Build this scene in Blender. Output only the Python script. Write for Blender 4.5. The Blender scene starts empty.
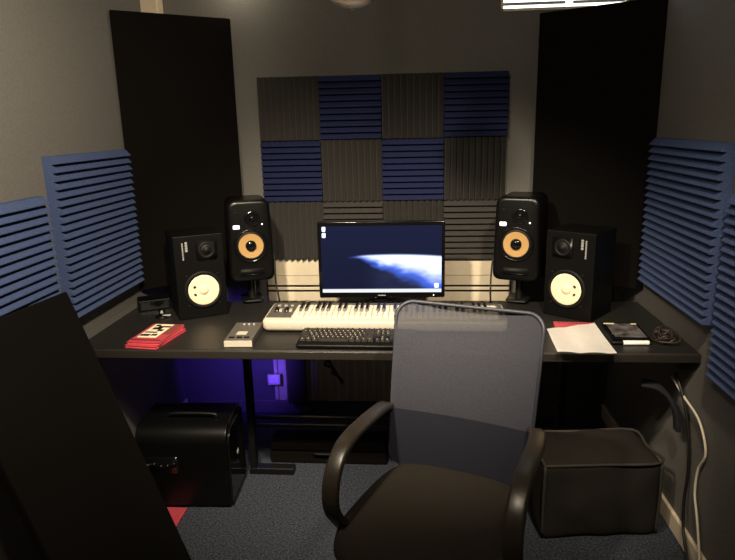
import bpy, bmesh, math, random
from mathutils import Vector, Matrix
random.seed(7)
S = bpy.context.scene
COL = S.collection
PI = math.pi

# ------------------------------------------------------------------ materials
def lin(c):
    return tuple(((v / 255) / 12.92 if v / 255 <= .04045 else ((v / 255 + .055) / 1.055) ** 2.4) for v in c)

def mat(name, rgb, rough=.6, metal=0., noise=0., scale=40., bump=0., bscale=None, spec=.5, alpha=1., emit=0., coat=0., detail=3., sheen=0.):
    m = bpy.data.materials.new(name); m.use_nodes = True
    nt = m.node_tree; N = nt.nodes; L = nt.links
    b = N['Principled BSDF']
    c = lin(rgb) + (1,)
    b.inputs['Base Color'].default_value = c
    b.inputs['Roughness'].default_value = rough
    b.inputs['Metallic'].default_value = metal
    b.inputs['Specular IOR Level'].default_value = spec
    b.inputs['Alpha'].default_value = alpha
    b.inputs['Coat Weight'].default_value = coat
    b.inputs['Sheen Weight'].default_value = sheen
    if emit:
        b.inputs['Emission Color'].default_value = c
        b.inputs['Emission Strength'].default_value = emit
    tc = N.new('ShaderNodeTexCoord')
    if noise:
        n = N.new('ShaderNodeTexNoise'); n.inputs['Scale'].default_value = scale; n.inputs['Detail'].default_value = detail
        L.new(tc.outputs['Object'], n.inputs['Vector'])
        r = N.new('ShaderNodeValToRGB')
        r.color_ramp.elements[0].position = .3; r.color_ramp.elements[1].position = .7
        r.color_ramp.elements[0].color = tuple(v * (1 - noise) for v in c[:3]) + (1,)
        r.color_ramp.elements[1].color = tuple(min(1, v * (1 + noise)) for v in c[:3]) + (1,)
        L.new(n.outputs['Fac'], r.inputs['Fac']); L.new(r.outputs['Color'], b.inputs['Base Color'])
    if bump:
        n2 = N.new('ShaderNodeTexNoise'); n2.inputs['Scale'].default_value = bscale or scale; n2.inputs['Detail'].default_value = 4
        L.new(tc.outputs['Object'], n2.inputs['Vector'])
        bp = N.new('ShaderNodeBump'); bp.inputs['Strength'].default_value = bump; bp.inputs['Distance'].default_value = .004
        L.new(n2.outputs['Fac'], bp.inputs['Height']); L.new(bp.outputs['Normal'], b.inputs['Normal'])
    return m

M = dict(
    wall=mat('wall_paint', (102, 100, 96), .85, noise=.12, scale=130, bump=.35, bscale=260),
    ceiling=mat('ceiling_paint', (190, 186, 178), .9, noise=.04, scale=60),
    carpet=mat('carpet_pile', (56, 60, 69), .95, noise=.75, scale=120, bump=1., bscale=160, spec=.1, detail=5),
    white=mat('white_gloss_paint', (222, 208, 182), .45, noise=.03, scale=20),
    navy=mat('navy_foam', (34, 39, 70), .95, noise=.2, scale=220, bump=.4, bscale=350, spec=.1),
    blue=mat('blue_foam', (68, 82, 118), .95, noise=.2, scale=220, bump=.4, bscale=350, spec=.1),
    grey=mat('charcoal_foam', (59, 57, 55), .95, noise=.2, scale=220, bump=.4, bscale=350, spec=.1),
    fabric=mat('black_fabric', (15, 13, 12), .95, noise=.15, scale=300, bump=.2, bscale=500, spec=.06),
    desk=mat('black_laminate', (32, 31, 30), .42, spec=.3, noise=.12, scale=90, bump=.06, bscale=200),
    edge=mat('desk_edging', (40, 37, 34), .35, spec=.3, noise=.08, scale=90),
    metal=mat('black_powder_coat', (13, 13, 14), .45, noise=.1, scale=80, spec=.3),
    black=mat('black_plastic', (6, 6, 6), .45, noise=.1, scale=120, spec=.2),
    satin=mat('satin_black_vinyl', (8, 8, 8), .3, spec=.3, noise=.12, scale=200, bump=.08, bscale=400),
    gloss=mat('gloss_black', (12, 12, 13), .12, noise=.1, scale=50),
    rubber=mat('black_rubber', (10, 10, 10), .6, noise=.1, scale=80, spec=.25),
    orange=mat('amber_woven_cone', (172, 136, 82), .55, noise=.12, scale=420),
    cone=mat('white_paper_cone', (246, 226, 190), .8, noise=.03, scale=60),
    badge=mat('lit_white_badge', (235, 240, 255), .4, emit=1.0, noise=.02),
    print=mat('pale_print', (150, 150, 148), .6, noise=.1),
    silver=mat('silver_plastic', (186, 178, 162), .38, noise=.04, scale=60),
    panelgrey=mat('grey_control_panel', (80, 76, 70), .45, noise=.06, scale=120),
    panelbrown=mat('dark_board', (70, 64, 54), .6, noise=.1, scale=60),
    key=mat('ivory_key', (214, 206, 188), .3, noise=.02, scale=30),
    keyblack=mat('ebony_key', (18, 17, 17), .3, noise=.1, scale=30),
    cap=mat('key_cap', (44, 41, 38), .42, noise=.1, scale=100),
    caplegend=mat('key_legend', (190, 180, 160), .6, noise=.05),
    mesh=mat('chair_mesh', (54, 55, 64), .8, noise=.25, scale=330, bump=.4, bscale=600, alpha=.9, spec=.25),
    meshframe=mat('chair_trim', (48, 50, 60), .5, noise=.1, scale=200),
    lower=mat('chair_lower_cloth', (28, 30, 40), .85, noise=.2, scale=330, bump=.3, bscale=600, spec=.2),
    seat=mat('seat_cloth', (35, 31, 26), .92, noise=.22, scale=320, bump=.35, bscale=500, spec=.15),
    arm=mat('worn_black_arm', (42, 37, 30), .34, spec=.6, noise=.15, scale=60, bump=.05, bscale=300),  # black plastic; brown tint imitates warm lamp highlights
    pouf=mat('brown_black_cloth', (38, 35, 32), .95, noise=.15, scale=200, bump=.3, bscale=400, spec=.1),
    piping=mat('pouf_piping', (44, 40, 36), .8, noise=.1, scale=200),
    red=mat('red_card', (176, 62, 74), .5, noise=.08, scale=60),
    pinkred=mat('light_red_card', (226, 88, 98), .5, noise=.08, scale=60),
    cream=mat('cream_print', (236, 222, 190), .6, noise=.05, scale=60),
    brown=mat('brown_print', (120, 60, 54), .6, noise=.3, scale=160),
    ink=mat('black_ink', (24, 20, 20), .6, noise=.1),
    paper=mat('white_paper', (250, 246, 240), .8, noise=.02, scale=30),
    cable=mat('black_cable', (18, 17, 17), .5, noise=.1),
    wcable=mat('white_cable', (222, 210, 190), .5, noise=.04),
    bcloth=mat('navy_cloth', (11, 12, 24), .9, noise=.2, scale=120),
    steel=mat('brushed_steel', (225, 216, 200), .4, metal=1., noise=.08, scale=90),
    chrome=mat('chrome', (200, 200, 200), .2, metal=1., noise=.03),
    led=mat('violet_led', (90, 60, 255), .4, emit=1.6, noise=.02),  # glow imitating the reflection of a violet light
    day=mat('daylight_pane', (250, 252, 255), .3, emit=2.2, noise=.02),
    cover=mat('dark_glossy_cover', (84, 80, 80), .3, noise=.97, scale=34, detail=8),
    dcable=mat('brown_black_cord', (52, 42, 36), .5, noise=.1),
)

# ------------------------------------------------------------------ helpers
def obj(name, bm, m, parent=None, smooth=False, loc=None, rot=None, bevel=0, seg=2, ang=35):
    me = bpy.data.meshes.new(name)
    bmesh.ops.recalc_face_normals(bm, faces=bm.faces[:])
    bm.to_mesh(me); bm.free()
    for x in (m if isinstance(m, (list, tuple)) else [m]): me.materials.append(x)
    if smooth:
        for p in me.polygons: p.use_smooth = True
    o = bpy.data.objects.new(name, me); COL.objects.link(o)
    if parent: o.parent = parent
    if loc: o.location = loc
    if rot: o.rotation_euler = rot
    if bevel:
        b = o.modifiers.new('bevel', 'BEVEL'); b.width = bevel; b.segments = seg; b.limit_method = 'ANGLE'; b.angle_limit = math.radians(ang)
        for p in me.polygons: p.use_smooth = True
        o.modifiers.new('wn', 'WEIGHTED_NORMAL')
    return o

def thing(name, label, cat, loc=(0, 0, 0), rz=0, group=None, rot=None):
    o = bpy.data.objects.new(name, None); COL.objects.link(o); o.empty_display_size = .05
    o.location = loc; o.rotation_euler = rot or (0, 0, rz)
    return tag(o, label, cat, group)

def tag(o, label, cat, group=None):
    o['label'] = label; o['category'] = cat
    if group: o['group'] = group
    return o

def struct(o, label=None):
    o['kind'] = 'structure'
    if label: o['label'] = label
    return o

def box(bm, c, s, mi=0, M4=None):
    r = bmesh.ops.create_cube(bm, size=1)
    mm = Matrix.Translation(c) @ Matrix.Diagonal((s[0], s[1], s[2], 1))
    if M4 is not None: mm = M4 @ mm
    bmesh.ops.transform(bm, matrix=mm, verts=r['verts'])
    for f in {f for v in r['verts'] for f in v.link_faces}: f.material_index = mi
    return r['verts']

def bx(c, s, M4=None):
    bm = bmesh.new(); box(bm, c, s, 0, M4); return bm

def span(a, b):                                   # box from corner to corner
    return bx(tuple((a[i] + b[i]) / 2 for i in range(3)), tuple(abs(b[i] - a[i]) for i in range(3)))

def lathe(bm, prof, seg=32, M4=None, mi=0):        # profile (radius, y) turned about the y axis
    rings = []
    for r, y in prof:
        if r < 1e-6:
            rings.append([bm.verts.new((0, y, 0))])
        else:
            rings.append([bm.verts.new((r * math.cos(2 * PI * k / seg), y, r * math.sin(2 * PI * k / seg))) for k in range(seg)])
    for a, b in zip(rings, rings[1:]):
        for k in range(seg):
            k2 = (k + 1) % seg
            if len(a) == 1 and len(b) == 1: continue
            if len(a) == 1: f = bm.faces.new((a[0], b[k], b[k2]))
            elif len(b) == 1: f = bm.faces.new((a[k], b[0], a[k2]))
            else: f = bm.faces.new((a[k], b[k], b[k2], a[k2]))
            f.material_index = mi; f.smooth = True
    if M4 is not None: bmesh.ops.transform(bm, matrix=M4, verts=[v for r in rings for v in r])
    return bm

def at(x, y, z, rx=0, ry=0, rz=0):
    return Matrix.Translation((x, y, z)) @ Matrix.Rotation(rz, 4, 'Z') @ Matrix.Rotation(ry, 4, 'Y') @ Matrix.Rotation(rx, 4, 'X')

UP = Matrix.Rotation(PI / 2, 4, 'X')               # y axis -> z axis

def smoothpath(pts, n=8):
    P = [Vector(p) for p in pts]; out = []
    for i in range(len(P) - 1):
        p0 = P[max(i - 1, 0)]; p1 = P[i]; p2 = P[i + 1]; p3 = P[min(i + 2, len(P) - 1)]
        for k in range(n):
            t = k / n
            out.append(.5 * ((2 * p1) + (p2 - p0) * t + (2 * p0 - 5 * p1 + 4 * p2 - p3) * t * t + (3 * p1 - p0 - 3 * p2 + p3) * t ** 3))
    out.append(P[-1]); return out

def sweep(bm, pts, ring, closed=False, fixed_side=None):
    """sweep a list of (a, b) section points along pts"""
    n = len(pts); rings = []
    prev = None
    for i, p in enumerate(pts):
        if closed: t = (pts[(i + 1) % n] - pts[i - 1])
        else: t = pts[min(i + 1, n - 1)] - pts[max(i - 1, 0)]
        t.normalize()
        if fixed_side is not None:
            side = Vector(fixed_side)
            side = (side - t * side.dot(t)).normalized()
        else:
            ref = prev if prev is not None else (Vector((0, 0, 1)) if abs(t.z) < .9 else Vector((1, 0, 0)))
            side = (ref - t * ref.dot(t)).normalized()
        prev = side
        up = t.cross(side)
        rings.append([bm.verts.new(p + side * a + up * b) for a, b in ring])
    m = len(ring)
    R = range(n if closed else n - 1)
    for i in R:
        A = rings[i]; B = rings[(i + 1) % n]
        for k in range(m):
            f = bm.faces.new((A[k], A[(k + 1) % m], B[(k + 1) % m], B[k])); f.smooth = True
    if not closed:
        bm.faces.new(rings[0][::-1]); bm.faces.new(rings[-1])
    return bm

def circ(r, n=8): return [(r * math.cos(2 * PI * k / n), r * math.sin(2 * PI * k / n)) for k in range(n)]

def tube(pts, r, n=8, smooth=8, closed=False):
    bm = bmesh.new()
    P = smoothpath(pts, smooth) if smooth else [Vector(p) for p in pts]
    if closed: P = P[:-1]
    return sweep(bm, P, circ(r, n), closed)

def loft(bm, rings, cap=True):
    V = [[bm.verts.new(p) for p in r] for r in rings]; m = len(V[0])
    for A, B in zip(V, V[1:]):
        for k in range(m):
            bm.faces.new((A[k], A[(k + 1) % m], B[(k + 1) % m], B[k])).smooth = True
    if cap:
        bm.faces.new(V[0][::-1]).smooth = True; bm.faces.new(V[-1]).smooth = True
    return bm

def rrect(w, h, r, n=6, wt=None):
    """rounded rectangle outline about (0,0); wt = width at the top for a taper"""
    wt = wt or w; out = []
    for cx, cy, a0 in ((1, 1, 0), (-1, 1, 90), (-1, -1, 180), (1, -1, 270)):
        hw = (wt if cy > 0 else w) / 2
        for k in range(n + 1):
            a = math.radians(a0 + 90 * k / n)
            out.append((cx * (hw - r) + r * math.cos(a), cy * (h / 2 - r) + r * math.sin(a)))
    return out

def outline_prism(out, y0, y1, rnd=0., back=1.):
    """outline in xz from front y0 to back y1, front edge rounded by rnd"""
    bm = bmesh.new(); rings = []
    if rnd:
        for k in range(6):
            a = PI / 2 * k / 5
            s = rnd * (1 - math.sin(a))
            rings.append([((abs(x) - s) * (1 if x > 0 else -1), y0 + rnd * (1 - math.cos(a)), (abs(z) - s) * (1 if z > 0 else -1)) for x, z in out])
    else: rings.append([(x, y0, z) for x, z in out])
    rings.append([(x * back, y1, z * back) for x, z in out])
    return loft(bm, rings)

def shift(bm, v):
    bmesh.ops.translate(bm, verts=bm.verts[:], vec=v); return bm

# ------------------------------------------------------------------ the room
X0, X1, Y0, Y1, ZC = -1.325, .999, -1.7, 3.2, 2.45
T = .1
struct(obj('floor', span((X0 - T, Y0 - T, -.1), (X1 + T, Y1 + T, 0)), M['carpet']))
struct(obj('ceiling', span((X0 - T, Y0 - T, ZC), (X1 + T, Y1 + T, ZC + .1)), M['ceiling']))
struct(obj('wall_left', span((X0 - T, Y0, 0), (X0, Y1, ZC)), M['wall']))
struct(obj('wall_right', span((X1, Y0, 0), (X1 + T, Y1, ZC)), M['wall']))
struct(obj('wall_front', span((X0 - T, Y0 - T, 0), (X1 + T, Y0, ZC)), M['wall']))
# back wall with a high window opening
WX0, WX1, WZ0, WZ1 = .388, .97, 2.068, 2.36
bm = bmesh.new()
for a, b in (((X0 - T, Y1, 0), (WX0, Y1 + T, ZC)), ((WX1, Y1, 0), (X1 + T, Y1 + T, ZC)),
             ((WX0, Y1, 0), (WX1, Y1 + T, WZ0)), ((WX0, Y1, WZ1), (WX1, Y1 + T, ZC))):
    box(bm, tuple((a[i] + b[i]) / 2 for i in range(3)), tuple(abs(b[i] - a[i]) for i in range(3)))
struct(obj('wall_back', bm, M['wall']))
w = struct(thing('window_1', 'bright narrow window high on the back wall', 'window', (WX0, Y1, WZ0)), 'bright narrow window high on the back wall')
del w['category']
W, H = WX1 - WX0, WZ1 - WZ0
bm = bmesh.new()
for c, s in (((W / 2, .02, .006), (W, .05, .012)), ((W / 2, .02, H - .006), (W, .05, .012)), ((.006, .02, H / 2), (.012, .05, H)), ((W - .006, .02, H / 2), (.012, .05, H))):
    box(bm, c, s)
obj('window_frame', bm, M['white'], w, bevel=.002)
bm = bmesh.new(); box(bm, (W * .27, .03, .036), (W * .5, .012, .012)); box(bm, (W * .78, .03, .036), (W * .4, .012, .012))
obj('glazing_bar', bm, M['print'], w)
obj('pane', bx((W / 2, .045, H / 2), (W - .02, .004, H - .02)), M['day'], w)
# skirtings
struct(obj('baseboard_right', span((X1 - .016, Y0, 0), (X1, Y1, .075)), M['white'], bevel=.004))
struct(obj('baseboard_left', span((X0, Y0, 0), (X0 + .016, Y1, .075)), M['white'], bevel=.004))
struct(obj('baseboard_back', span((X0 + .016, Y1 - .016, 0), (X1 - .016, Y1, .075)), M['wall'], bevel=.004))
# white pipe boxing in the left rear corner
struct(obj('trim_1', span((X0, Y1 - .075, .9), (X0 + .085, Y1, ZC)), M['white'], bevel=.004), 'white boxed pipe in the left rear corner')
# white boarding on the lower back wall with two grooves and ribs below
bm = bmesh.new()
bxa, bxb = -.80, .47
yb = Y1
prof = [(.076, .012), (.66, .012), (.66, .026), (.712, .026), (.712, .006), (.7195, .006), (.7195, .026), (.7385, .026), (.7385, .006), (.7465, .006), (.7465, .026), (.80, .026), (.80, .032), (.887, .032)]
rings = []
for x in (bxa, bxb):
    rings.append([(x, yb - .0005, prof[0][0])] + [(x, yb - d, z) for z, d in prof] + [(x, yb - .0005, prof[-1][0])])
loft(bm, rings)
n = 26
for k in range(n):
    x = bxa + .012 + (bxb - bxa - .024) * k / (n - 1)
    box(bm, (x, yb - .016, .37), (.02, .012, .57))
for f in bm.faces: f.smooth = False
struct(obj('trim_2', bm, M['white'], bevel=.0025, seg=1), 'white ribbed boarding low on the back wall')

for x, z in ((0, .7158), (0, .7425)): obj('seal_strip', span((bxa + .001, yb - .0268, z - .0038), (bxb - .001, yb - .004, z + .0038)), M['rubber'], bpy.data.objects['trim_2'])  # black inset strips standing in for the shade inside the grooves
struct(obj('trim_3', span((-.715, Y1 - .06, .08), (-.615, Y1 - .034, .60)), M['panelbrown'], bevel=.003), 'dark upright board on the wall under the desk')

# ------------------------------------------------------------------ acoustic foam
def foam_bm(wd, ht, n, base, ridge, vertical=False):
    """wedge foam: back on y=0, ridges towards -y, corner at the origin"""
    if vertical: a, b = ht, wd
    else: a, b = wd, ht
    p = b / n; pr = [(0, 0)]
    for k in range(n):
        z = k * p
        pr += [(z + .0004, -base), (z + p * .10, -base - ridge), (z + p * .20, -base - ridge)]
    pr += [(b, -base), (b, 0)]
    bm = bmesh.new(); rr = []
    nseg = 8
    for q in range(nseg + 1):
        s = a * q / nseg
        rr.append([((s, y, z) if not vertical else (z, y, s)) for z, y in pr])
    loft(bm, rr)
    for f in bm.faces: f.smooth = False
    return bm

ts = .305; fx, fz = -.788, 1.803
rows = [[('g', 1), ('b', 0), ('g', 1), ('b', 0)], [('b', 0), ('g', 1), ('b', 0), ('g', 1)], [('g', 1), ('g', 0), ('g', 1), ('g', 0)]]
rn = ['top row', 'middle row', 'bottom row']
FL = {(0, 0): 'charcoal foam tile with vertical ridges at the top left corner of the wall block',
      (0, 1): 'navy foam tile with level ridges, top row, between two charcoal tiles',
      (0, 2): 'charcoal foam tile with vertical ridges, top row, between two navy tiles',
      (0, 3): 'navy foam tile with level ridges at the top right corner of the block',
      (1, 0): 'navy foam tile with level ridges, middle row, at the left end',
      (1, 1): 'charcoal foam tile with vertical ridges, middle row, between two navy tiles',
      (1, 2): 'navy foam tile with level ridges, middle row, between two charcoal tiles',
      (1, 3): 'charcoal foam tile with bold vertical ridges, middle row, at the right end',
      (2, 0): 'charcoal foam tile with vertical ridges, bottom row, beside the left amber-cone speaker',
      (2, 1): 'charcoal foam tile with level ridges, mostly behind the left of the monitor',
      (2, 2): 'charcoal foam tile with vertical ridges, directly above the right half of the monitor',
      (2, 3): 'charcoal foam tile with level ridges, bottom row, beside the right amber-cone speaker'}
for r in range(3):
    for c in range(4):
        col, v = rows[r][c]
        o = obj('foam_tile', foam_bm(ts - .002, ts - .002, 10, .028, .028 if v else .026, bool(v)), M['navy' if col == 'b' else 'grey'],
                loc=(fx + c * ts, Y1 - .001 - (.032 if r == 2 and False else 0), fz - (r + 1) * ts))
        tag(o, FL[(r, c)], 'acoustic foam', 'foam tiles in the block on the back wall')
side = [(-1, 2.147, .883, .592, 'large blue ridged foam panel on the left wall, the one nearer the corner'),
        (-1, 1.475, .752, .6, 'large blue ridged foam panel on the left wall, lower, behind the leaning black panel'),
        (1, 2.085, .889, .63, 'large blue ridged foam panel on the right wall, the one nearer the corner'),
        (1, 1.40, .737, .615, 'large blue ridged foam panel on the right wall, lower, cut by the picture edge')]
for s, y, z, wd, lb in side:
    o = obj('acoustic_foam', foam_bm(wd, .6, 20, .030, .021), M['blue'])
    if s < 0: o.location = (X0 + .001, y, z); o.rotation_euler = (0, 0, PI / 2)      # -y -> +x
    else: o.location = (X1 - .001, y + wd, z); o.rotation_euler = (0, 0, -PI / 2)
    tag(o, lb, 'acoustic foam', 'large foam panels on the side walls')

# ------------------------------------------------------------------ fabric panels
def fabric_panel(w, h, t=.05):
    bm = bmesh.new()
    return box(bm, (w / 2, t / 2, h / 2), (w, t, h)) and bm

def corner_panel(a, b, z, h, lb):
    dx, dy = b[0] - a[0], b[1] - a[1]
    w = math.hypot(dx, dy)
    t = thing('bass_trap', lb, 'acoustic panel', (a[0], a[1], z), math.atan2(dy, dx), 'tall black panels across the rear corners')
    bm = fabric_panel(w, h, .045)
    for v in bm.verts:
        if v.co.y > .02: v.co.x = w / 2 + (v.co.x - w / 2) * (1 - .09 / w)      # mitred to sit in the corner
    obj('fabric_cover', bm, M['fabric'], t, bevel=.004)
    bm = bmesh.new()
    for c, s in (((w / 2, .05, .02), (w - .13, .01, .03)), ((w / 2, .05, h - .02), (w - .13, .01, .03)), ((.08, .05, h / 2), (.03, .01, h - .03)), ((w - .08, .05, h / 2), (.03, .01, h - .03))):
        box(bm, c, s)
    obj('rear_batten', bm, M['black'], t)
corner_panel((-1.316, 2.775), (-.885, 3.115), .825, 1.243, 'tall black fabric panel across the left rear corner')
corner_panel((.548, 3.09), (.996, 2.775), .825, 1.215, 'tall black fabric panel across the right rear corner')
# panel leaning on the left wall: face corner far-top C, down direction L, width direction W
Cc = Vector((-1.188, 1.962, 1.043)); th, yw = 1.228, -.12
Lv = Vector((math.cos(th) * math.cos(yw), math.cos(th) * math.sin(yw), -math.sin(th)))
Wv = Vector((math.sin(yw), -math.cos(yw), 0)); Nv = Lv.cross(Wv).normalized()
if Nv.x > 0: Nv = -Nv
ln = 1.043 / math.sin(th) - .02
t = thing('bass_trap', 'large black fabric panel leaning against the left wall in the foreground', 'acoustic panel', (0, 0, 0))
mm = Matrix((( Wv.x, Nv.x, -Lv.x, 0), (Wv.y, Nv.y, -Lv.y, 0), (Wv.z, Nv.z, -Lv.z, 0), (0, 0, 0, 1)))
base = Cc + Lv * ln
t.matrix_world = Matrix.Translation(base) @ mm
obj('fabric_cover', fabric_panel(.51, ln, .030), M['fabric'], t, bevel=.006)
obj('back_board', bx((.255, .031, ln / 2), (.47, .004, ln - .05)), M['black'], t)

# ------------------------------------------------------------------ desk
DZ = .757
t = thing('desk', 'long black desk spanning the room from wall to wall', 'desk', (-.16, 2.5, 0))
def ds(a, b): return span((a[0] + .16, a[1] - 2.5, a[2]), (b[0] + .16, b[1] - 2.5, b[2]))
obj('desktop', ds((X0 + .004, 2.168, DZ - .034), (X1 - .004, 2.83, DZ)), M['desk'], t, bevel=.004)
obj('edge_strip', ds((X0 + .004, 2.158, DZ - .034), (X1 - .004, 2.168, DZ - .001)), M['edge'], t, bevel=.004)
for x, sg in ((-.765, 1), (.62, -1)):
    l = obj('leg', ds((x - .014, 2.55, .03), (x + .014, 2.60, DZ - .034)), M['metal'], t, bevel=.003)
    obj('foot_bar', ds((x - .02, 2.55, 0), (x + .19, 2.60, .032)) if sg > 0 else ds((x - .19, 2.55, 0), (x + .02, 2.60, .032)), M['metal'], l, bevel=.004)
for z in (.262, .222):
    obj('stretcher', ds((-.751, 2.60, z - .008), (.606, 2.615, z + .008)), M['metal'], t, bevel=.002)
for x in (-1.31, .945):
    obj('wall_bracket', ds((x, 2.2, DZ - .075), (x + .04, 2.8, DZ - .034)), M['metal'], t, bevel=.003)

# ------------------------------------------------------------------ speakers
def amber_speaker(loc, rz, lb):
    t = thing('studio_monitor_speaker', lb, 'speaker', loc, rz, 'speakers with amber cones')
    w, h = .20, .375
    ol = [(x, z + h / 2) for x, z in rrect(.208, h, .034, 6, wt=.19)]
    bm = outline_prism([(x, z - h / 2) for x, z in ol], 0, .215, .016); shift(bm, (0, 0, h / 2))
    obj('cabinet', bm, M['satin'], t)
    wz = .168
    bm = bmesh.new(); lathe(bm, [(.078, -.001), (.0775, -.005), (.072, -.008), (.068, -.004), (.066, -.0015)], 40, at(0, 0, wz)); obj('woofer_rim', bm, M['gloss'], t)
    bm = bmesh.new(); lathe(bm, [(.066, -.002), (.062, -.006), (.057, -.006), (.054, -.003)], 40, at(0, 0, wz)); obj('surround', bm, M['rubber'], t)
    bm = bmesh.new(); lathe(bm, [(.056, -.005), (.05, -.0045), (.022, -.0018), (.02, -.0018)], 40, at(0, 0, wz)); wo = obj('woofer_cone', bm, M['orange'], t)
    bm = bmesh.new(); lathe(bm, [(.025, -.002), (.0235, -.010), (.015, -.015), (0, -.017)], 32, at(0, 0, wz)); obj('dust_cap', bm, M['gloss'], wo)
    tz = .292
    bm = bmesh.new(); lathe(bm, [(.036, -.0005), (.035, -.004), (.024, -.003), (.018, -.0015)], 32, at(.012, 0, tz)); tw = obj('tweeter', bm, M['gloss'], t)
    bm = bmesh.new(); lathe(bm, [(.016, -.002), (.012, -.008), (.005, -.011), (0, -.0115)], 24, at(.012, 0, tz)); obj('dome', bm, M['gloss'], tw)
    o2 = outline_prism(rrect(.03, .018, .004, 3), -.003, .001); obj('lit_badge', shift(o2, (-.06, 0, .256)), M['badge'], t)
    bm = bmesh.new(); lathe(bm, [(0, -.004), (.003, -.003), (.004, 0)], 12, at(.056, 0, .264)); obj('indicator_light', bm, M['badge'], t)
    bm = bmesh.new(); lathe(bm, [(0, -.003), (.005, -.0025), (.006, 0)], 12, at(-.06, 0, .318)); obj('emblem', bm, M['rubber'], t)
    bm = outline_prism(rrect(.11, .026, .006, 4), -.0012, .001); shift(bm, (0, 0, .048)); pt = obj('port', bm, M['rubber'], t)
    obj('port_lip', shift(outline_prism(rrect(.112, .005, .002, 3), -.006, .001), (0, 0, .034)), M['satin'], pt)
    return t
def desk_stand(loc, rz, lb):
    t = thing('speaker_stand', lb, 'speaker stand', loc, rz, 'small stands under the amber-cone speakers')
    hz = .873 - DZ
    obj('base_plate', outline_prism(rrect(.10, .14, .02), 0, .008), M['metal'], t, rot=(PI / 2, 0, 0), loc=(0, .11, .008))
    bm = bmesh.new(); lathe(bm, [(.02, .008), (.018, .02), (.018, hz - .02), (.024, hz - .008)], 20, at(0, .11, 0) @ UP); obj('column', bm, M['metal'], t)
    obj('top_plate', outline_prism(rrect(.15, .15, .02), 0, .008), M['metal'], t, rot=(PI / 2, 0, 0), loc=(0, .11, hz))
    return t
KA = math.radians(20)
kl = (-.760, 2.75, .875); kr = (.428, 2.745, .875)
for p, s, nm in ((kl, 1, 'left'), (kr, -1, 'right')):
    stx = {1: 'left', -1: 'right'}[s]
    amber_speaker(p, s * KA, 'black amber-coned speaker raised beside the %s end of the foam block' % stx)
    desk_stand((p[0], p[1], DZ + .0005), s * KA, 'short black stand under the %s amber-cone speaker' % stx)

def white_speaker(loc, rz, lb, s):
    """s = +1: tweeter to the right of the badge"""
    t = thing('bookshelf_speaker', lb, 'speaker', loc, rz, 'speakers with white cones')
    w, h, d = .212, .368, .21
    obj('cabinet', span((-w / 2, 0, 0), (w / 2, d, h)), M['black'], t, bevel=.004)
    wx, wz = s * .006, .126
    bm = bmesh.new(); lathe(bm, [(.084, -.0005), (.083, -.004), (.078, -.006), (.069, -.005), (.066, -.0015)], 48, at(wx, 0, wz)); obj('woofer_rim', bm, M['rubber'], t)
    bm = bmesh.new(); lathe(bm, [(.0665, -.006), (.063, -.0075), (.027, -.0025), (.023, -.002)], 48, at(wx, 0, wz)); c = obj('woofer_cone', bm, M['cone'], t)
    bm = bmesh.new(); lathe(bm, [(.024, -.0015), (.019, -.008), (.011, -.011), (0, -.0125)], 32, at(wx, 0, wz)); obj('dust_cap', bm, M['cone'], c)
    for dz in (.017, -.017):
        bm = outline_prism(rrect(.012, .008, .003, 3), -.0085, -.002); bmesh.ops.rotate(bm, verts=bm.verts[:], matrix=Matrix.Rotation(s * (-.5 if dz > 0 else .6), 3, 'Y'))
        obj('cone_terminal', shift(bm, (wx - s * .038, 0, wz + dz)), M['ink'], c)
    tx, tz = s * .032, .30
    bm = outline_prism(rrect(.092, .088, .014), -.003, .001); shift(bm, (tx, 0, tz)); tw = obj('tweeter', bm, M['satin'], t)
    bm = bmesh.new(); lathe(bm, [(.036, -.003), (.034, -.006), (.028, -.0055), (.026, -.0035)], 36, at(tx, 0, tz)); obj('tweeter_ring', bm, M['rubber'], tw)
    bm = bmesh.new(); lathe(bm, [(.026, -.0032), (.016, -.005), (.013, -.010), (0, -.014)], 28, at(tx, 0, tz)); obj('dome', bm, M['rubber'], tw)
    bm = bmesh.new()
    for k in range(9): box(bm, (-s * .068, -.0008, .335 - k * .0085), (.006, .0016, .0062))
    for k in range(4): box(bm, (-s * .052, -.0008, .337 - k * .011), (.010, .0016, .009))
    obj('printed_badge', bm, M['print'], t)
    for sx in (-1, 1):
        for sz in (-1, 1):
            bm = bmesh.new(); lathe(bm, [(0, -.004), (.004, -.003), (.005, 0)], 10, at(wx + sx * .066, 0, wz + sz * .066)); obj('screw', bm, M['rubber'], t)
    return t
white_speaker((-.941, 2.573, DZ + .0005), math.radians(30), 'black bookshelf speaker with white cone on the left of the desk', 1)
white_speaker((.620, 2.575, DZ + .0005), math.radians(-38), 'black bookshelf speaker with white cone on the right of the desk', -1)

# ------------------------------------------------------------------ monitor
t = thing('computer_monitor', 'widescreen computer monitor showing a planet horizon, standing behind the music keyboard', 'monitor', (-.166, 2.735, DZ + .0005), math.radians(1))
mw, mh, mz = .568, .348, .045
obj('bezel', shift(outline_prism(rrect(mw, mh, .006, 3), 0, .03, .003), (0, 0, mz + mh / 2)), M['gloss'], t)
obj('rear_shell', shift(outline_prism(rrect(mw * .8, mh * .75, .03, 4), .03, .055), (0, 0, mz + mh / 2)), M['black'], t)
sw, sh = .538, .305; sz0 = mz + .025
m = bpy.data.materials.new('screen_picture'); m.use_nodes = True
nt = m.node_tree; nt.nodes.clear()
oo = nt.nodes.new('ShaderNodeOutputMaterial'); em = nt.nodes.new('ShaderNodeEmission'); at_ = nt.nodes.new('ShaderNodeVertexColor'); at_.layer_name = 'Col'
nt.links.new(at_.outputs['Color'], em.inputs['Color']); em.inputs['Strength'].default_value = 1.0
nt.links.new(em.outputs[0], oo.inputs[0])
def sst(a, b, x):
    x = max(0, min(1, (x - a) / (b - a))); return x * x * (3 - 2 * x)
from mathutils import noise as mn
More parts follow.
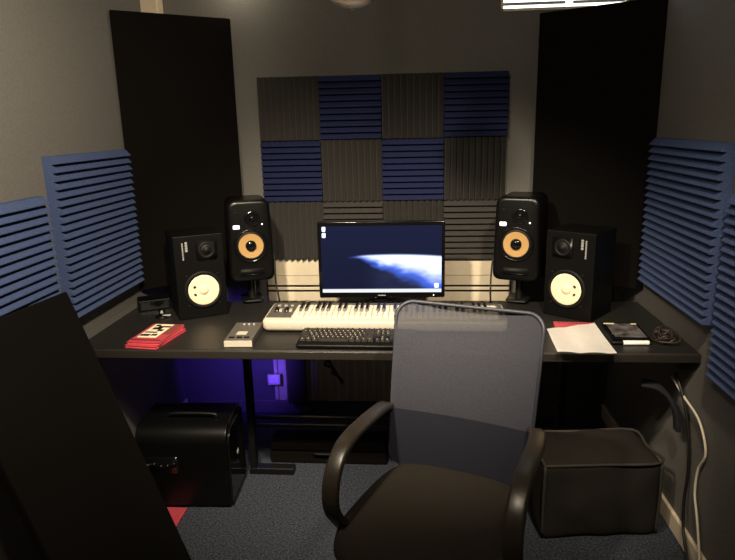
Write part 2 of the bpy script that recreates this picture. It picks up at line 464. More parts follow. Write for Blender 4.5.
def wall_px(u, v):
    if v > .952: return (.95, .98, 1.0)
    g = Vector((.011, .013, .036)) * (1 + .35 * (1 - v))
    ve = .442 + .03 * ((u - .60) / .40) ** 2            # upper limb of the planet
    vl = .452 + .78 * max(0, u - .29)                   # where the lit zone fades out
    if u > .2:
        up = sst(-.035, .004, v - ve) ** 2
        grow = sst(.20, .40, u)
        soft = .015 + .30 * max(0, u - .22)
        nz = (mn.noise(Vector((u * 7, v * 9, 1.3))) * .06 + mn.noise(Vector((u * 18, v * 22, 4.1))) * .03) * sst(.3, .5, u)
        x = v - vl + nz
        white = up * (1 - sst(-soft * .5, soft * .55, v - .455 - .46 * max(0, u - .30) + nz)) * sst(.30, .48, u)
        blue = up * (1 - sst(-soft * .5, soft * .7, x)) * grow
        thin = up * (1 - sst(.0, .03, v - ve)) * sst(.2, .36, u)
        g += Vector((.05, .14, .80)) * max(blue, thin * .8) + Vector((1, 1.05, 1.0)) * max(white, thin * sst(.26, .42, u))
        if v > ve: g += Vector((.012, .014, .03)) * up * sst(.3, .6, u) * (1 + 8 * nz)
    return tuple(max(0, c) for c in g)
nx, ny = 150, 86
bm = bmesh.new(); cl = bm.loops.layers.float_color.new('Col')
V = [[bm.verts.new((-sw / 2 + sw * i / nx, -.0012, sz0 + sh * (1 - j / ny))) for i in range(nx + 1)] for j in range(ny + 1)]
for j in range(ny):
    for i in range(nx):
        f = bm.faces.new((V[j][i], V[j + 1][i], V[j + 1][i + 1], V[j][i + 1]))
        for lp, (a, b) in zip(f.loops, ((i, j), (i, j + 1), (i + 1, j + 1), (i + 1, j))):
            lp[cl] = wall_px(a / nx, (b if b / ny > .952 else min(b, j + 1)) / ny) + (1,)
scr = obj('screen', bm, m, t)
icon = mat('screen_icon', (215, 232, 250), .5, emit=.9, noise=.02)
for iz in (.955, .865):
    bm = outline_prism(rrect(.016, .022, .004, 3), -.0022, -.001)
    obj('desktop_icon', shift(bm, (-sw / 2 + .014, 0, sz0 + sh * iz)), icon, scr)
bm = outline_prism(rrect(.02, .022, .005, 3), -.0022, -.001); obj('desktop_icon', shift(bm, (sw / 2 - .022, 0, sz0 + sh * .10)), icon, scr)
obj('brand_plate', bx((0, -.0008, mz + .011), (.035, .0012, .004)), M['print'], t)
bm = bmesh.new(); lathe(bm, [(0, -.001), (.003, -.001), (.003, 0)], 10, at(mw / 2 - .05, 0, mz + .011)); obj('power_light', bm, M['badge'], t)
obj('stand_neck', span((-.03, .02, .008), (.03, .05, .2)), M['gloss'], t, bevel=.004)
bm = bmesh.new(); lathe(bm, [(.11, 0), (.11, .006), (.10, .012), (0, .014)], 40, at(0, .05, 0) @ UP @ Matrix.Diagonal((1, 1, .8, 1)))
obj('stand_base', bm, M['gloss'], t)

# ------------------------------------------------------------------ music keyboard
t = thing('music_keyboard', 'silver sixty-one key music keyboard lying in front of the monitor', 'music keyboard', (-.14, 2.478, DZ + .0005), math.radians(-.6))
kw, kd = .985, .225
o = rrect(kw, kd, .022, 5)
bm = bmesh.new()
def zz(y, base): return base + .012 * (y + kd / 2) / kd
loft(bm, [[(x * .985, y * .96, .006) for x, y in o], [(x, y, .018) for x, y in o], [(x, y, zz(y, .042)) for x, y in o], [(x * .992, y * .97, zz(y, .049)) for x, y in o]])
obj('body', bm, M['silver'], t)
x_k0 = -.372
bm = bmesh.new(); loft(bm, [[(x, y, zz(y, .049)) for x, y in [(-.482, -.072), (-.482, .085), (-.468, .102), (x_k0 - .008, .102), (x_k0 - .008, -.072)]], [(x, y, zz(y, .0525)) for x, y in [(-.482, -.072), (-.482, .085), (-.468, .102), (x_k0 - .008, .102), (x_k0 - .008, -.072)]]])
for f in bm.faces: f.smooth = False
obj('control_panel', bm, M['panelgrey'], t)
for x in (-.452, -.410):
    bm = bmesh.new(); lathe(bm, [(0, -.007), (.02, -.007), (.022, -.004), (.022, .004), (.02, .007), (0, .007)], 24, at(x, .0, .052, rz=PI / 2)); wh = obj('control_wheel', bm, M['keyblack'], t)
    obj('wheel_marker', bx((x + .0165, .0, .058), (.012, .022, .014)), M['silver'], wh)
for k in range(3):
    obj('button', bx((-.455 + k * .028, .06, .0635), (.014, .009, .006)), M['print'], t, bevel=.001)
bm = bmesh.new(); loft(bm, [[(x, y, zz(y, .049)) for x, y in [(x_k0 - .008, .082), (x_k0 - .008, .102), (.466, .102), (.482, .085), (.482, -.06), (.468, -.06), (.466, .082)]], [(x, y, zz(y, .0525)) for x, y in [(x_k0 - .008, .082), (x_k0 - .008, .102), (.466, .102), (.482, .085), (.482, -.06), (.468, -.06), (.466, .082)]]])
for f in bm.faces: f.smooth = False
obj('rear_panel', bm, M['panelgrey'], t)
p = .83 / 36
kp = None
blk = {0, 1, 3, 4, 5}
wk = bmesh.new(); box(wk, (0, 0, 0), (p - .0014, .135, .014)); 
k0 = obj('white_key', wk, M['key'], t, bevel=.0015)
bk = bmesh.new(); box(bk, (0, 0, 0), (.0115, .085, .012)); 
for v in bk.verts:
    if v.co.z > 0 and v.co.y < 0: v.co.y += .010
b0 = obj('black_key', bk, M['keyblack'], t, bevel=.001)
firstb = True
for k in range(36):
    c = k0 if k == 0 else k0.copy()
    if k: COL.objects.link(c)
    c.parent = t; c.location = (x_k0 + p * (k + .5), -.008, .0575); c.rotation_euler = (.05, 0, 0)
    if k < 35 and k % 7 in blk:
        b = b0 if firstb else b0.copy()
        if not firstb: COL.objects.link(b)
        firstb = False
        b.parent = t; b.location = (x_k0 + p * (k + 1), .018, .0715); b.rotation_euler = (.05, 0, 0)

# ------------------------------------------------------------------ computer keyboard
t = thing('computer_keyboard', 'black computer keyboard at the front of the desk below the music keyboard', 'keyboard', (-.235, 2.262, DZ + .0005), math.radians(-.8))
o = rrect(.45, .165, .012, 4)
bm = bmesh.new(); zk = lambda y, b: b + .012 * (y + .0825) / .165
loft(bm, [[(x * .98, y * .97, 0) for x, y in o], [(x, y, .006) for x, y in o], [(x, y, zk(y, .013)) for x, y in o], [(x * .985, y * .96, zk(y, .017)) for x, y in o]])
obj('case', bm, M['black'], t)
U = .0188
def keycap(wu):
    bm = bmesh.new(); w = wu * U - .003
    v = box(bm, (0, 0, 0), (w, .0155, .008))
    for q in v:
        if q.co.z > 0: q.co.x *= (w - .004) / w; q.co.y *= .74
    for f in bm.faces: f.material_index = 0
    if wu < 1.3: box(bm, (-w * .14, .002, .0042), (.004, .0045, .0004), 1)
    return bm
protos = {}
def put(wu, x, y):
    if wu not in protos:
        protos[wu] = obj('key', keycap(wu), [M['cap'], M['caplegend']], t); k = protos[wu]
    else:
        k = protos[wu].copy(); COL.objects.link(k); k.parent = t
    k.location = (x, y, zk(y, .0205)); k.rotation_euler = (.073, 0, 0)
xL = -.215
layout = [(.062, [(0, 1), (2, 1), (3, 1), (4, 1), (5, 1), (6.5, 1), (7.5, 1), (8.5, 1), (9.5, 1), (11, 1), (12, 1), (13, 1), (14, 1), (15.3, 1), (16.3, 1), (17.3, 1)]),
          (.036, [(i, 1) for i in range(13)] + [(13, 2), (15.3, 1), (16.3, 1), (17.3, 1), (18.7, 1), (19.7, 1), (20.7, 1), (21.7, 1)]),
          (.017, [(0, 1.5)] + [(1.5 + i, 1) for i in range(12)] + [(13.5, 1.5), (15.3, 1), (16.3, 1), (17.3, 1), (18.7, 1), (19.7, 1), (20.7, 1)]),
          (-.002, [(0, 1.75)] + [(1.75 + i, 1) for i in range(11)] + [(12.75, 2.25), (18.7, 1), (19.7, 1), (20.7, 1)]),
          (-.021, [(0, 2.25)] + [(2.25 + i, 1) for i in range(10)] + [(12.25, 2.75), (16.3, 1), (18.7, 1), (19.7, 1), (20.7, 1)]),
          (-.040, [(0, 1.25), (1.25, 1.25), (2.5, 1.25), (3.75, 6.25), (10, 1.25), (11.25, 1.25), (12.5, 1.25), (13.75, 1.25), (15.3, 1), (16.3, 1), (17.3, 1), (18.7, 2), (20.7, 1)])]
cnt = 0
for y, ks in layout:
    for u, wu in ks: put(wu, xL + (u + wu / 2) * U, y); cnt += 1

# ------------------------------------------------------------------ small things on the desk
t = thing('audio_interface', 'small silver box with a bright front edge beside the music keyboard', 'audio device', (-.687, 2.30, DZ + .0005), math.radians(2))
bm = bmesh.new(); v = box(bm, (0, 0, .017), (.108, .20, .034))
for q in v:
    if q.co.z > .02 and q.co.y < 0: q.co.z -= .006
obj('casing', bm, M['panelgrey'], t, bevel=.003)
obj('front_plate', bx((0, -.1015, .013), (.108, .003, .024)), M['silver'], t, bevel=.001)
for k in range(3): 
    bm = bmesh.new(); lathe(bm, [(.005, 0), (.0045, .005), (0, .0055)], 12, at(-.015 + k * .02, .07, .0335) @ UP @ Matrix.Rotation(0, 4, 'X')); obj('knob', bm, M['print'], t)
for k, x in enumerate((-.03, .0, .028)): obj('button', bx((x, -.075, .0295), (.02, .012, .006)), M['black'], t, bevel=.001)
obj('display_plate', bx((0, -.03, .032), (.04, .035, .002)), M['silver'], t)

def booklet(loc, rz, lb, full=True):
    t = thing('booklet', lb, 'booklet', loc, rz, 'red booklets on the left of the desk')
    w, d = .134, .225
    obj('cover', bx((0, 0, .0095), (w, d, .003)), M['red'], t, bevel=.0008)
    obj('pages', bx((.001, .001, .0050), (w - .004, d - .004, .006)), M['pinkred'], t)
    obj('back_cover', bx((0, 0, .001), (w, d, .002)), M['red'], t)
    if full:
        obj('picture_panel', bx((-.014, .025, .0112), (.080, .165, .0006)), M['cream'], t)
        bm = bmesh.new()
        for x, y, a, b in ((-.028, -.03, .038, .022), (.008, -.026, .024, .02), (-.02, .004, .05, .014), (.006, .03, .024, .024), (-.022, .052, .028, .026), (.004, .075, .05, .016), (-.03, .088, .02, .02), (-.006, .055, .014, .03)):
            box(bm, (x - .004, y, .0118), (a, b, .0006), M4=None)
        obj('printed_figure', bm, M['ink'], t)
        obj('side_panel', bx((.046, .045, .0112), (.034, .125, .0006)), M['brown'], t)
        bm = bmesh.new()
        for k in range(11): box(bm, (-.056 + k * .0110, -.085, .0112), (.0072, .012, .0006))
        obj('printed_title', bm, M['ink'], t)
    return t
booklet((-1.040, 2.285, DZ + .0005), math.radians(-9), 'red booklet lying underneath the printed one left on the desk', False)
booklet((-1.043, 2.296, DZ + .0117), math.radians(-4), 'red booklet with a cream picture panel, on top at the left end of the desk')

# right: red book under white papers
t = thing('red_book', 'red book mostly covered by white papers on the right of the desk', 'book', (.62, 2.385, DZ + .0005), math.radians(-5))
obj('cover', bx((0, 0, .0065), (.155, .235, .001)), M['red'], t, bevel=.0006)
obj('pages', bx((0, 0, .0035), (.15, .23, .005)), M['cream'], t)
obj('back_cover', bx((0, 0, .0005), (.155, .235, .001)), M['red'], t)
bm = bmesh.new()
for k in range(9): box(bm, (-.056 + k * .014, .103, .0148), (.009, .012, .0006))
for v in bm.verts: v.co.z -= .0075
obj('printed_title', bm, M['brown'], t)

def sheet(name, cs, z, lb, seed):
    rnd = random.Random(seed); bm = bmesh.new(); n = 14
    a, b, c, d = [Vector((x, y, 0)) for x, y in cs]       # back-left, back-right, front-right, front-left
    ph = rnd.random() * 3
    G = []
    for i in range(n + 1):
        row = []
        for j in range(n + 1):
            u, v = i / n, j / n
            p = (a * (1 - u) + b * u) * (1 - v) + (d * (1 - u) + c * u) * v
            fold = .004 * abs(math.sin(PI * 2 * u + ph)) + .004 * abs(v - .5) + .003 * abs(u - .55 + .2 * v)
            row.append(bm.verts.new((p.x, p.y, fold)))
        G.append(row)
    for i in range(n):
        for j in range(n): bm.faces.new((G[i][j], G[i + 1][j], G[i + 1][j + 1], G[i][j + 1]))
    r = bmesh.ops.solidify(bm, geom=bm.faces[:], thickness=.0006)
    o = obj(name, bm, M['paper'], loc=(0, 0, z))
    return tag(o, lb, 'paper', 'white papers on the right of the desk')
sheet('paper_sheet', [(.500, 2.37), (.702, 2.45), (.688, 2.108), (.488, 2.120)], DZ + .0152, 'creased white paper on top of the red book beside the chair', 3)
sheet('paper_sheet', [(.565, 2.40), (.705, 2.468), (.690, 2.20), (.55, 2.18)], DZ + .0078, 'white paper under the creased sheet, its corner towards the right white-cone speaker', 8)

t = thing('disc_case', 'dark glossy case with a patterned cover, right of the white papers', 'case', (.80, 2.375, DZ + .0005), math.radians(-3))
obj('case', bx((0, 0, .008), (.135, .19, .015)), M['gloss'], t, bevel=.002)
obj('cover_print', bx((0, 0, .0158), (.115, .165, .0006)), M['cover'], t)
for x, w in ((-.045, .04), (.05, .02)): obj('label_strip', bx((x, .078, .0164), (w, .011, .0006)), M['cream'], t)
bm = bmesh.new(); lathe(bm, [(0, -.0007), (.05, -.0005), (.05, 0)], 24, at(-.012, -.045, .0162) @ UP @ Matrix.Diagonal((1, 1, .38, 1)))
obj('pale_graphic', bm, M['print'], t)

t = thing('marker_pen', 'pale-barrelled marker pen with black cap at the front of the dark case', 'pen', (.785, 2.252, DZ + .0085), math.radians(1))
bm = bmesh.new(); lathe(bm, [(0, .062), (.008, .062), (.0085, .058), (.0085, -.03), (.008, -.032)], 16, at(0, 0, 0, rz=-PI / 2)); obj('barrel', bm, M['paper'], t)
bm = bmesh.new(); lathe(bm, [(.0078, -.030), (.0078, -.068), (.006, -.074), (0, -.075)], 16, at(0, 0, 0, rz=-PI / 2)); obj('cap', bm, M['black'], t)
bm = bmesh.new(); lathe(bm, [(0, .070), (.005, .069), (.006, .062)], 16, at(0, 0, 0, rz=-PI / 2)); obj('end_plug', bm, M['black'], t)

rnd = random.Random(5); pts = []
for k in range(26):
    a = k * 1.15; r = .016 + .030 * rnd.random()
    pts.append((.918 + r * math.cos(a) + rnd.uniform(-.012, .012), 2.30 + 1.5 * r * math.sin(a), DZ + .006 + .036 * rnd.random()))
tag(obj('coiled_cord', tube(pts, .0035, 6, 5), M['dcable']), 'tangled dark cord heaped at the right end of the desk', 'cord')

# left rear: small black box, puck with aerial
t = thing('set_top_box', 'low black box on the desk against the left wall', 'device', (-1.232, 2.72, DZ + .0005), math.radians(28))
obj('housing', span((-.07, -.05, 0), (.07, .05, .05)), M['black'], t, bevel=.004)
obj('front_panel', bx((0, -.0505, .025), (.12, .001, .035)), M['gloss'], t)
t = thing('webcam', 'small dark gadget with a pale lens in front of the low black box', 'device', (-1.135, 2.575, DZ + .0005), math.radians(20))
bm = bmesh.new(); lathe(bm, [(.03, 0), (.03, .006), (.02, .01), (0, .011)], 24, UP); obj('foot', bm, M['black'], t)
bm = bmesh.new(); lathe(bm, [(0, -.012), (.011, -.012), (.014, -.006), (.014, .014), (0, .016)], 20, at(0, 0, .024)); b = obj('body', bm, M['gloss'], t)
bm = bmesh.new(); lathe(bm, [(0, -.0155), (.005, -.0145), (.007, -.012)], 14, at(0, 0, .024)); obj('lens', bm, M['print'], b)
obj('arm', bx((.02, -.012, .009), (.035, .008, .008)), M['print'], t, bevel=.002)

# cables about the desk
def cable(name, pts, r, m, lb, n=6):
    return tag(obj(name, tube(pts, r, n), M[m], smooth=False), lb, 'cable')
cable('speaker_cable', [(-.695, 2.92, .97), (-.69, 2.90, .92), (-.68, 2.86, .84), (-.655, 2.80, .775), (-.63, 2.72, DZ + .006), (-.62, 2.64, DZ + .006)], .004, 'cable', 'thin black cable hanging below the left amber-cone speaker to the desk')
cable('speaker_cable', [(.36, 2.92, .97), (.345, 2.90, .92), (.335, 2.86, .82), (.33, 2.78, DZ + .006), (.34, 2.72, DZ + .006)], .004, 'cable', 'thin black cable hanging below the right amber-cone speaker')
cable('audio_cable', [(-.70, 2.405, DZ + .02), (-.70, 2.43, DZ + .01), (-.66, 2.47, DZ + .006), (-.645, 2.52, DZ + .006), (-.66, 2.62, DZ + .006)], .0035, 'cable', 'black cable from the silver box to the end of the music keyboard')
pts = []
for k in range(14):
    pts.append((-.47 + .010 * k + .012 * math.sin(k * 2.1), 2.50 + .010 * math.cos(k * 2.1), .703 - .0160 * k + .006 * math.sin(k * 1.3)))
pts = [(-.50, 2.52, .714)] + pts + [(-.33, 2.49, .50), (-.35, 2.49, .53), (-.40, 2.49, .62), (-.45, 2.5, .69), (-.47, 2.5, .713)]
cable('cable_bundle', pts, .0065, 'cable', 'bundle of black cable looping down under the desk')

# ------------------------------------------------------------------ under the desk
t = thing('violet_light', 'small violet light glowing on the wall under the desk', 'lamp', (-.793, 3.148, .215))  # plate and glowing spots added to imitate a reflected violet light
obj('housing', span((-.035, .0, -.03), (.035, .018, .03)), M['white'], t, bevel=.003)
for k in range(3):
    bm = bmesh.new(); lathe(bm, [(0, -.008), (.006, -.006), (.008, 0)], 12, at(-.02 + .02 * k, 0, 0) @ Matrix.Diagonal((.7, 1, 2.6, 1))); obj('bulb', bm, M['led'], t)

t = thing('subwoofer', 'black subwoofer box with rounded top edge on the carpet under the left of the desk', 'subwoofer', (-.985, 2.275, 0), math.radians(2))
w, h, d = .385, .36, .25
o = [(-w / 2, 0), (w / 2, 0)] 
def arc(cx, cy, r, a0, a1, n=8): return [(cx + r * math.cos(math.radians(a0 + (a1 - a0) * k / n)), cy + r * math.sin(math.radians(a0 + (a1 - a0) * k / n))) for k in range(n + 1)]
side_prof = [(0, 0), (d, 0), (d, h)] + arc(.075, h - .075, .075, 90, 180)       # in (y, z): rounded front top edge
bm = bmesh.new(); loft(bm, [[(x, y, z + .012) for y, z in side_prof] for x in (-w / 2, w / 2)])
for f in bm.faces: f.smooth = len(f.verts) == 4 and f.calc_area() < .02
obj('cabinet', bm, M['satin'], t, bevel=.005)
bm = bmesh.new(); loft(bm, [[(x, y, z + .012) for y, z in [( .0, .02), (d * .96, .02), (d * .96, h * .96)] + arc(.07, h - .085, .068, 90, 180)] for x in (w / 2 + .0005, w / 2 + .012)])
for f in bm.faces: f.smooth = False
obj('side_grille', bm, M['gloss'], t, bevel=.003)
bm = bmesh.new(); lathe(bm, [(0, -.002), (.012, -.0015), (.013, 0)], 16, at(w / 2 + .012, d * .5, .2, rz=PI / 2)); obj('round_emblem', bm, M['print'], t)
obj('control_panel', shift(outline_prism(rrect(.15, .075, .012), -.003, .001), (-.09, 0, .205)), M['gloss'], t)
for k in range(5):
    bm = bmesh.new(); lathe(bm, [(0, -.012), (.007, -.011), (.009, -.003)], 12, at(-.145 + .028 * k, 0, .205 + .006 * math.sin(k * 2))); obj('knob', bm, M['satin'], t)
obj('handle', tube([(-.08, .10, h + .010), (-.07, .10, h + .028), (.0, .10, h + .032), (.12, .10, h + .028), (.13, .10, h + .010)], .009, 8), M['black'], t)
for x in (-.16, .16):
    for y in (.04, .23): obj('foot', bx((x, y, .006), (.03, .03, .012)), M['rubber'], t)

t = thing('floor_case', 'low black case lying on the carpet under the desk behind the chair', 'case', (-.44, 2.70, 0), 0)
obj('lower_shell', span((-.27, -.045, 0), (.29, .10, .06)), M['fabric'], t, bevel=.008)
obj('lid', span((-.27, -.045, .062), (.29, .10, .105)), M['fabric'], t, bevel=.012)
obj('handle', tube([(-.05, -.045, .06), (-.045, -.06, .06), (.045, -.06, .06), (.05, -.045, .06)], .006), M['rubber'], t)

tag(obj('red_folder', bx((-1.03, 2.19, .004), (.10, .16, .006), None), M['red'], bevel=.001), 'red folder on the carpet, just showing past the leaning black panel', 'folder')

# pouf
t = thing('pouf', 'square dark cloth pouf with piped seams on the carpet at the right', 'pouf', (.680, 2.30, 0), math.radians(6))
pw, pd, ph = .45, .27, .315
bm = bmesh.new()
bmesh.ops.create_cube(bm, size=1); bmesh.ops.subdivide_edges(bm, edges=bm.edges[:], cuts=9, use_grid_fill=True)
rnd = random.Random(2)
for v in bm.verts:
    x, y, z = v.co * 2
    bl = 1 + .045 * ((1 - y * y) * (1 - z * z) + 0)
    X = x * pw / 2 * (1 + .05 * (1 - z * z) * (1 - y * y) * (abs(x) > .99))
    Y = y * pd / 2 * (1 + .10 * (1 - z * z) * (1 - x * x) * (abs(y) > .99))
    Z = (z + 1) / 2 * ph + ((.036 + .01 * mn.noise(Vector((x * 2, y * 2, 3)))) * (1 - x * x) * (1 - y * y) if z > .99 else 0)
    wob = .009 * mn.noise(Vector((X * 11, Y * 11, Z * 11)))
    v.co = (X + wob, Y + wob, max(.001, Z + wob))
o = obj('cushion', bm, M['pouf'], t, smooth=True, bevel=0)
s = o.modifiers.new('sub', 'SUBSURF'); s.levels = 1; s.render_levels = 1
cx, cy = pw / 2 - .004, pd / 2 - .004
obj('piping', tube([(-cx, -cy, ph - .004), (0, -cy - .003, ph - .004), (cx, -cy, ph - .004), (cx, 0, ph - .004), (cx, cy, ph - .004), (0, cy, ph - .004), (-cx, cy, ph - .004), (-cx, 0, ph - .004), (-cx, -cy, ph - .004)], .006, 6, 4, True), M['piping'], t)
for sx in (-1, 1): obj('piping', tube([(sx * cx, -cy, .012), (sx * (cx + .003), -cy - .003, ph / 2), (sx * cx, -cy, ph - .006)], .006, 6, 4), M['piping'], t)

# right wall: cables and cloth
cable('power_cable', [(.955, 2.29, .62), (.975, 2.215, .57), (.985, 2.10, .53), (.986, 2.03, .445), (.984, 2.065, .36), (.980, 2.06, .27), (.974, 2.01, .20), (.970, 1.955, .09), (.955, 1.90, .006), (.93, 1.8, .005)], .0045, 'wcable', 'white cable hanging down the right wall from under the desk')
cable('power_cable', [(.96, 2.27, .64), (.975, 2.205, .55), (.985, 2.16, .42), (.984, 2.135, .3), (.974, 2.12, .2), (.965, 2.08, .10), (.950, 1.99, .04), (.930, 1.93, .007), (.91, 1.85, .006)], .0055, 'cable', 'black cable hanging down the right wall beside the white one')
P = smoothpath([(.84, 2.27, .60), (.89, 2.25, .595), (.93, 2.23, .56), (.952, 2.21, .50), (.958, 2.20, .44)], 8)
bm = bmesh.new()
sweep(bm, P, [(-.02, -.007), (-.008, -.010), (.008, -.006), (.02, -.008), (.021, .003), (.008, .006), (-.008, .003), (-.02, .005)], fixed_side=(0, 1, .3))
tag(obj('navy_cloth', bm, M['bcloth']), 'navy cloth strip hooked up under the right end of the desk', 'cloth')

# ------------------------------------------------------------------ office chair
CY = -.353
t = thing('office_chair', 'office chair with grey mesh back and brown-black seat facing away from the desk', 'chair', (.118 - .345 * .24, 1.800 - .938 * .24, 0), CY)
# local: x = right in the picture, -y = towards the seat front; back-bottom line at y=+.24
ZS = .492
so = []
for k in range(48):
    a = 2 * PI * k / 48
    ca, sa = math.cos(a), math.sin(a)
    e = .5 if sa > 0 else .62
    x = abs(ca) ** e * (1 if ca > 0 else -1); y = abs(sa) ** e * (1 if sa > 0 else -1)
    so.append((.004 + x * (.258 - .03 * (y + 1) / 2), y * .272))
bm = bmesh.new()
def ringz(s, z, dz=0): return [(.012 + (x - .012) * s, y * s, z + dz * (1 if y < 0 else 0) * (y * s / .26) ** 2) for x, y in so]
loft(bm, [ringz(.86, ZS - .09), ringz(.97, ZS - .075), ringz(1, ZS - .045, -.012), ringz(.985, ZS - .022, -.016), ringz(.93, ZS - .006, -.022), ringz(.8, ZS + .002, -.022), ringz(.5, ZS - .004, -.01), ringz(.15, ZS - .006)])
o = obj('seat', bm, M['seat'], t)
o.location.y = .008
obj('seat_pan', shift(outline_prism(rrect(.36, .36, .05), -.02, .0), (0, 0, 0)), M['black'], t, rot=(-PI / 2, 0, 0), loc=(.01, 0, ZS - .11))
# backrest
REC = .24
Rb = Matrix.Translation((0, .225, .48)) @ Matrix.Rotation(-REC, 4, 'X')
bw, bwt, bh = .446, .474, .54
ol = [(x, z + bh / 2) for x, z in rrect(bw, bh, .052, 7, wt=bwt)]
def curve_y(x, z): return -.032 * (x / .24) ** 2 + .03 - .03 * math.sin(PI * min(1, z / bh))
def halfw(z):
    hw = (bw + (bwt - bw) * z / bh) / 2; r = .052
    if z > bh - r: hw -= r - math.sqrt(max(0, r * r - (z - bh + r) ** 2))
    if z < r: hw -= r - math.sqrt(max(0, r * r - (r - z) ** 2))
    return hw
def back_panel(z0, z1, off, inset, nz=30, nx=20):
    bm = bmesh.new(); G = []
    for i in range(nz + 1):
        z = z0 + (z1 - z0) * (.5 - .5 * math.cos(PI * i / nz)); hw = halfw(z) - inset
        G.append([bm.verts.new(Rb @ Vector((hw * (2 * k / nx - 1), curve_y(hw * (2 * k / nx - 1), z) + off, z))) for k in range(nx + 1)])
    for i in range(nz):
        for k in range(nx): bm.faces.new((G[i][k], G[i][k + 1], G[i + 1][k + 1], G[i + 1][k]))
    return bm
obj('mesh_back', back_panel(.001, bh - .001, 0, .001), M['mesh'], t, smooth=True)
bm = bmesh.new(); sweep(bm, [Rb @ Vector((x, curve_y(x, z), z)) for x, z in ol], circ(.0065, 8), True); obj('back_frame', bm, M['meshframe'], t)
o = obj('lower_back_cover', back_panel(.004, .19, -.007, .003), M['lower'], t, smooth=True); o['label'] = 'darker cloth over the lower back'
bm = bmesh.new(); sweep(bm, smoothpath([(0, .30, .56), (0, .295, .48), (0, .22, .41), (0, .08, .385)], 8), [(-.035, -.006), (.035, -.006), (.035, .006), (-.035, .006)], fixed_side=(1, 0, 0)); obj('back_bracket', bm, M['black'], t)
# arms: flat straps
flat = []
for x, z in rrect(.050, .022, .009, 3): flat.append((x, z))
for sx, nm in ((-1, 'l'), (1, 'r')):
    xx = sx * .247 + .018
    path = smoothpath([(sx * .238, .245, .675), (sx * .245 + .01, .19, .690), (xx, .08, .705), (xx, -.03, .708), (xx, -.10, .695), (xx, -.150, .655), (xx, -.172, .60), (xx, -.165, .54), (xx * .98, -.125, .478), (sx * .235, -.07, .425), (sx * .18, -.03, .392), (sx * .10, -.02, .386)], 7)
    bm = bmesh.new(); sweep(bm, path, flat, fixed_side=(1, 0, 0)); obj('armrest', bm, M['arm'], t)
# base
bm = bmesh.new(); lathe(bm, [(.03, .10), (.03, .22), (.018, .222), (.018, .37), (.05, .375), (.05, .386)], 24, UP); obj('gas_column', bm, M['black'], t)
bm = bmesh.new(); lathe(bm, [(.0, .065), (.05, .065), (.055, .085), (.05, .11), (.03, .115)], 24, UP); obj('base_hub', bm, M['black'], t)
for k in range(5):
    a = 2 * PI * k / 5 + .3; d = Vector((math.cos(a), math.sin(a), 0))
    bm = bmesh.new(); sweep(bm, smoothpath([d * .04 + Vector((0, 0, .092)), d * .16 + Vector((0, 0, .086)), d * .29 + Vector((0, 0, .068))], 4), [(-.022, -.012), (.022, -.012), (.018, .012), (-.018, .012)], fixed_side=(-d.y, d.x, 0)); l = obj('leg', bm, M['black'], t)
    bm = bmesh.new()
    for q in (-.014, .014): lathe(bm, [(0, -.009), (.024, -.009), (.027, -.005), (.027, .005), (.024, .009), (0, .009)], 20, at(d.x * .28, d.y * .28, .0275, rz=a) @ Matrix.Translation((0, q, 0)))
    obj('caster', bm, M['rubber'], l)

# ------------------------------------------------------------------ lamps
t = thing('pendant_lamp', 'round steel lamp bowl hanging from the ceiling at the top of the picture', 'lamp', (-.185, 1.9, 1.884))
bm = bmesh.new(); lathe(bm, [(0, -.0), (.004, .001), (.005, .004), (.004, .006), (.015, .007), (.035, .011), (.052, .019), (.064, .032), (.070, .052), (.068, .08), (.055, .11), (.025, .13), (.012, .135)], 40, UP)
obj('lamp_bowl', bm, M['steel'], t)
bm = bmesh.new(); lathe(bm, [(.006, .12), (.006, .55)], 12, UP); obj('stem', bm, M['steel'], t)
bm = bmesh.new(); lathe(bm, [(.05, .562), (.05, .555), (.035, .54), (.006, .535)], 28, UP); obj('ceiling_rose', bm, M['steel'], t)

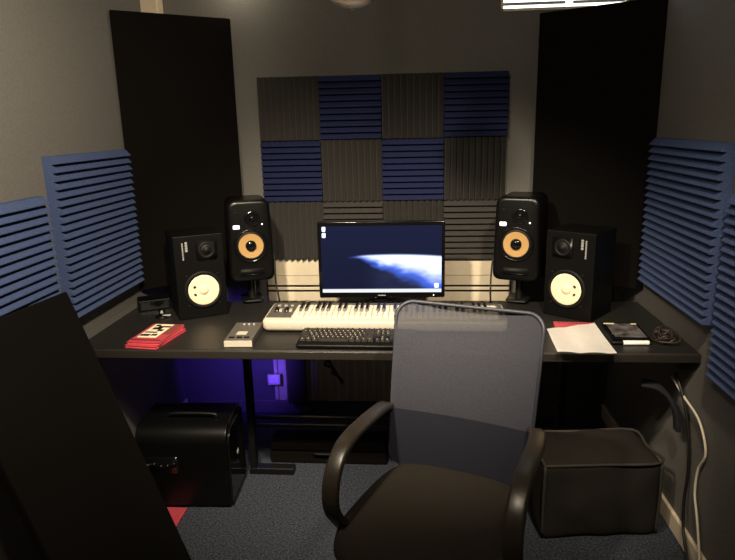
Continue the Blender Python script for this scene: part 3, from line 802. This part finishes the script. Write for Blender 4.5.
def light(name, kind, loc, e, col, size=.05, **kw):
    l = bpy.data.lights.new(name, kind); l.energy = e; l.color = col
    if kind in ('POINT', 'SPOT'): l.shadow_soft_size = size
    o = bpy.data.objects.new(name, l); COL.objects.link(o); o.location = loc
    for k, v in kw.items(): setattr(l, k, v)
    return o
WARM = (1, .85, .64)
def aim(o, p):
    o.rotation_euler = (Vector(p) - o.location).to_track_quat('-Z', 'Y').to_euler()
    return o
aim(light('ceiling_spot_light', 'SPOT', (-.55, .95, 2.36), 330, WARM, .05, spot_size=math.radians(64), spot_blend=.9), (-.15, 2.75, .58))
aim(light('ceiling_spot_light', 'SPOT', (.45, .85, 2.36), 190, WARM, .05, spot_size=math.radians(56), spot_blend=.9), (.28, 2.65, .58))
aim(light('ceiling_spot_light', 'SPOT', (-.15, .8, 2.36), 200, WARM, .05, spot_size=math.radians(80), spot_blend=1), (-1.3, 2.0, 1.3))
light('ceiling_lamp_light', 'POINT', (-.25, .6, 2.34), 30, WARM, .08)  # added fill without a fixture, lifts the rest of the room
light('wall_spot_light', 'POINT', (-.86, 3.06, 2.25), 1.6, WARM, .03)
aim(light('violet_glow', 'SPOT', (-.88, 2.80, .42), 6.5, (.13, .06, 1), .03, spot_size=math.radians(98), spot_blend=.5), (-.95, 3.2, .34))
light('violet_glow', 'POINT', (-.79, 3.10, .24), .12, (.13, .06, 1), .02)

w = bpy.data.worlds.new('World'); S.world = w; w.use_nodes = True
w.node_tree.nodes['Background'].inputs[0].default_value = (.6, .7, .9, 1); w.node_tree.nodes['Background'].inputs[1].default_value = .05

# ------------------------------------------------------------------ camera
pi_, ya, ro = math.radians(14.0684), math.radians(4.8), math.radians(1.2802)
fw = Vector((-math.sin(ya) * math.cos(pi_), math.cos(ya) * math.cos(pi_), -math.sin(pi_)))
r0 = Vector((math.cos(ya), math.sin(ya), 0)); u0 = r0.cross(fw)
r1 = r0 * math.cos(ro) - u0 * math.sin(ro); u1 = u0 * math.cos(ro) + r0 * math.sin(ro)
cd = bpy.data.cameras.new('camera'); cam = bpy.data.objects.new('camera', cd); COL.objects.link(cam)
cam.matrix_world = Matrix(((r1.x, u1.x, -fw.x, 0), (r1.y, u1.y, -fw.y, 0), (r1.z, u1.z, -fw.z, 1.5728), (0, 0, 0, 1)))
cd.sensor_width = 36; cd.sensor_fit = 'HORIZONTAL'; cd.lens = 625.32 * 36 / 735; cd.clip_start = .02
S.camera = cam
S.view_settings.view_transform = 'Standard'; S.view_settings.look = 'None'; S.view_settings.gamma = 1; S.view_settings.use_curve_mapping = False
S.view_settings.exposure = 0
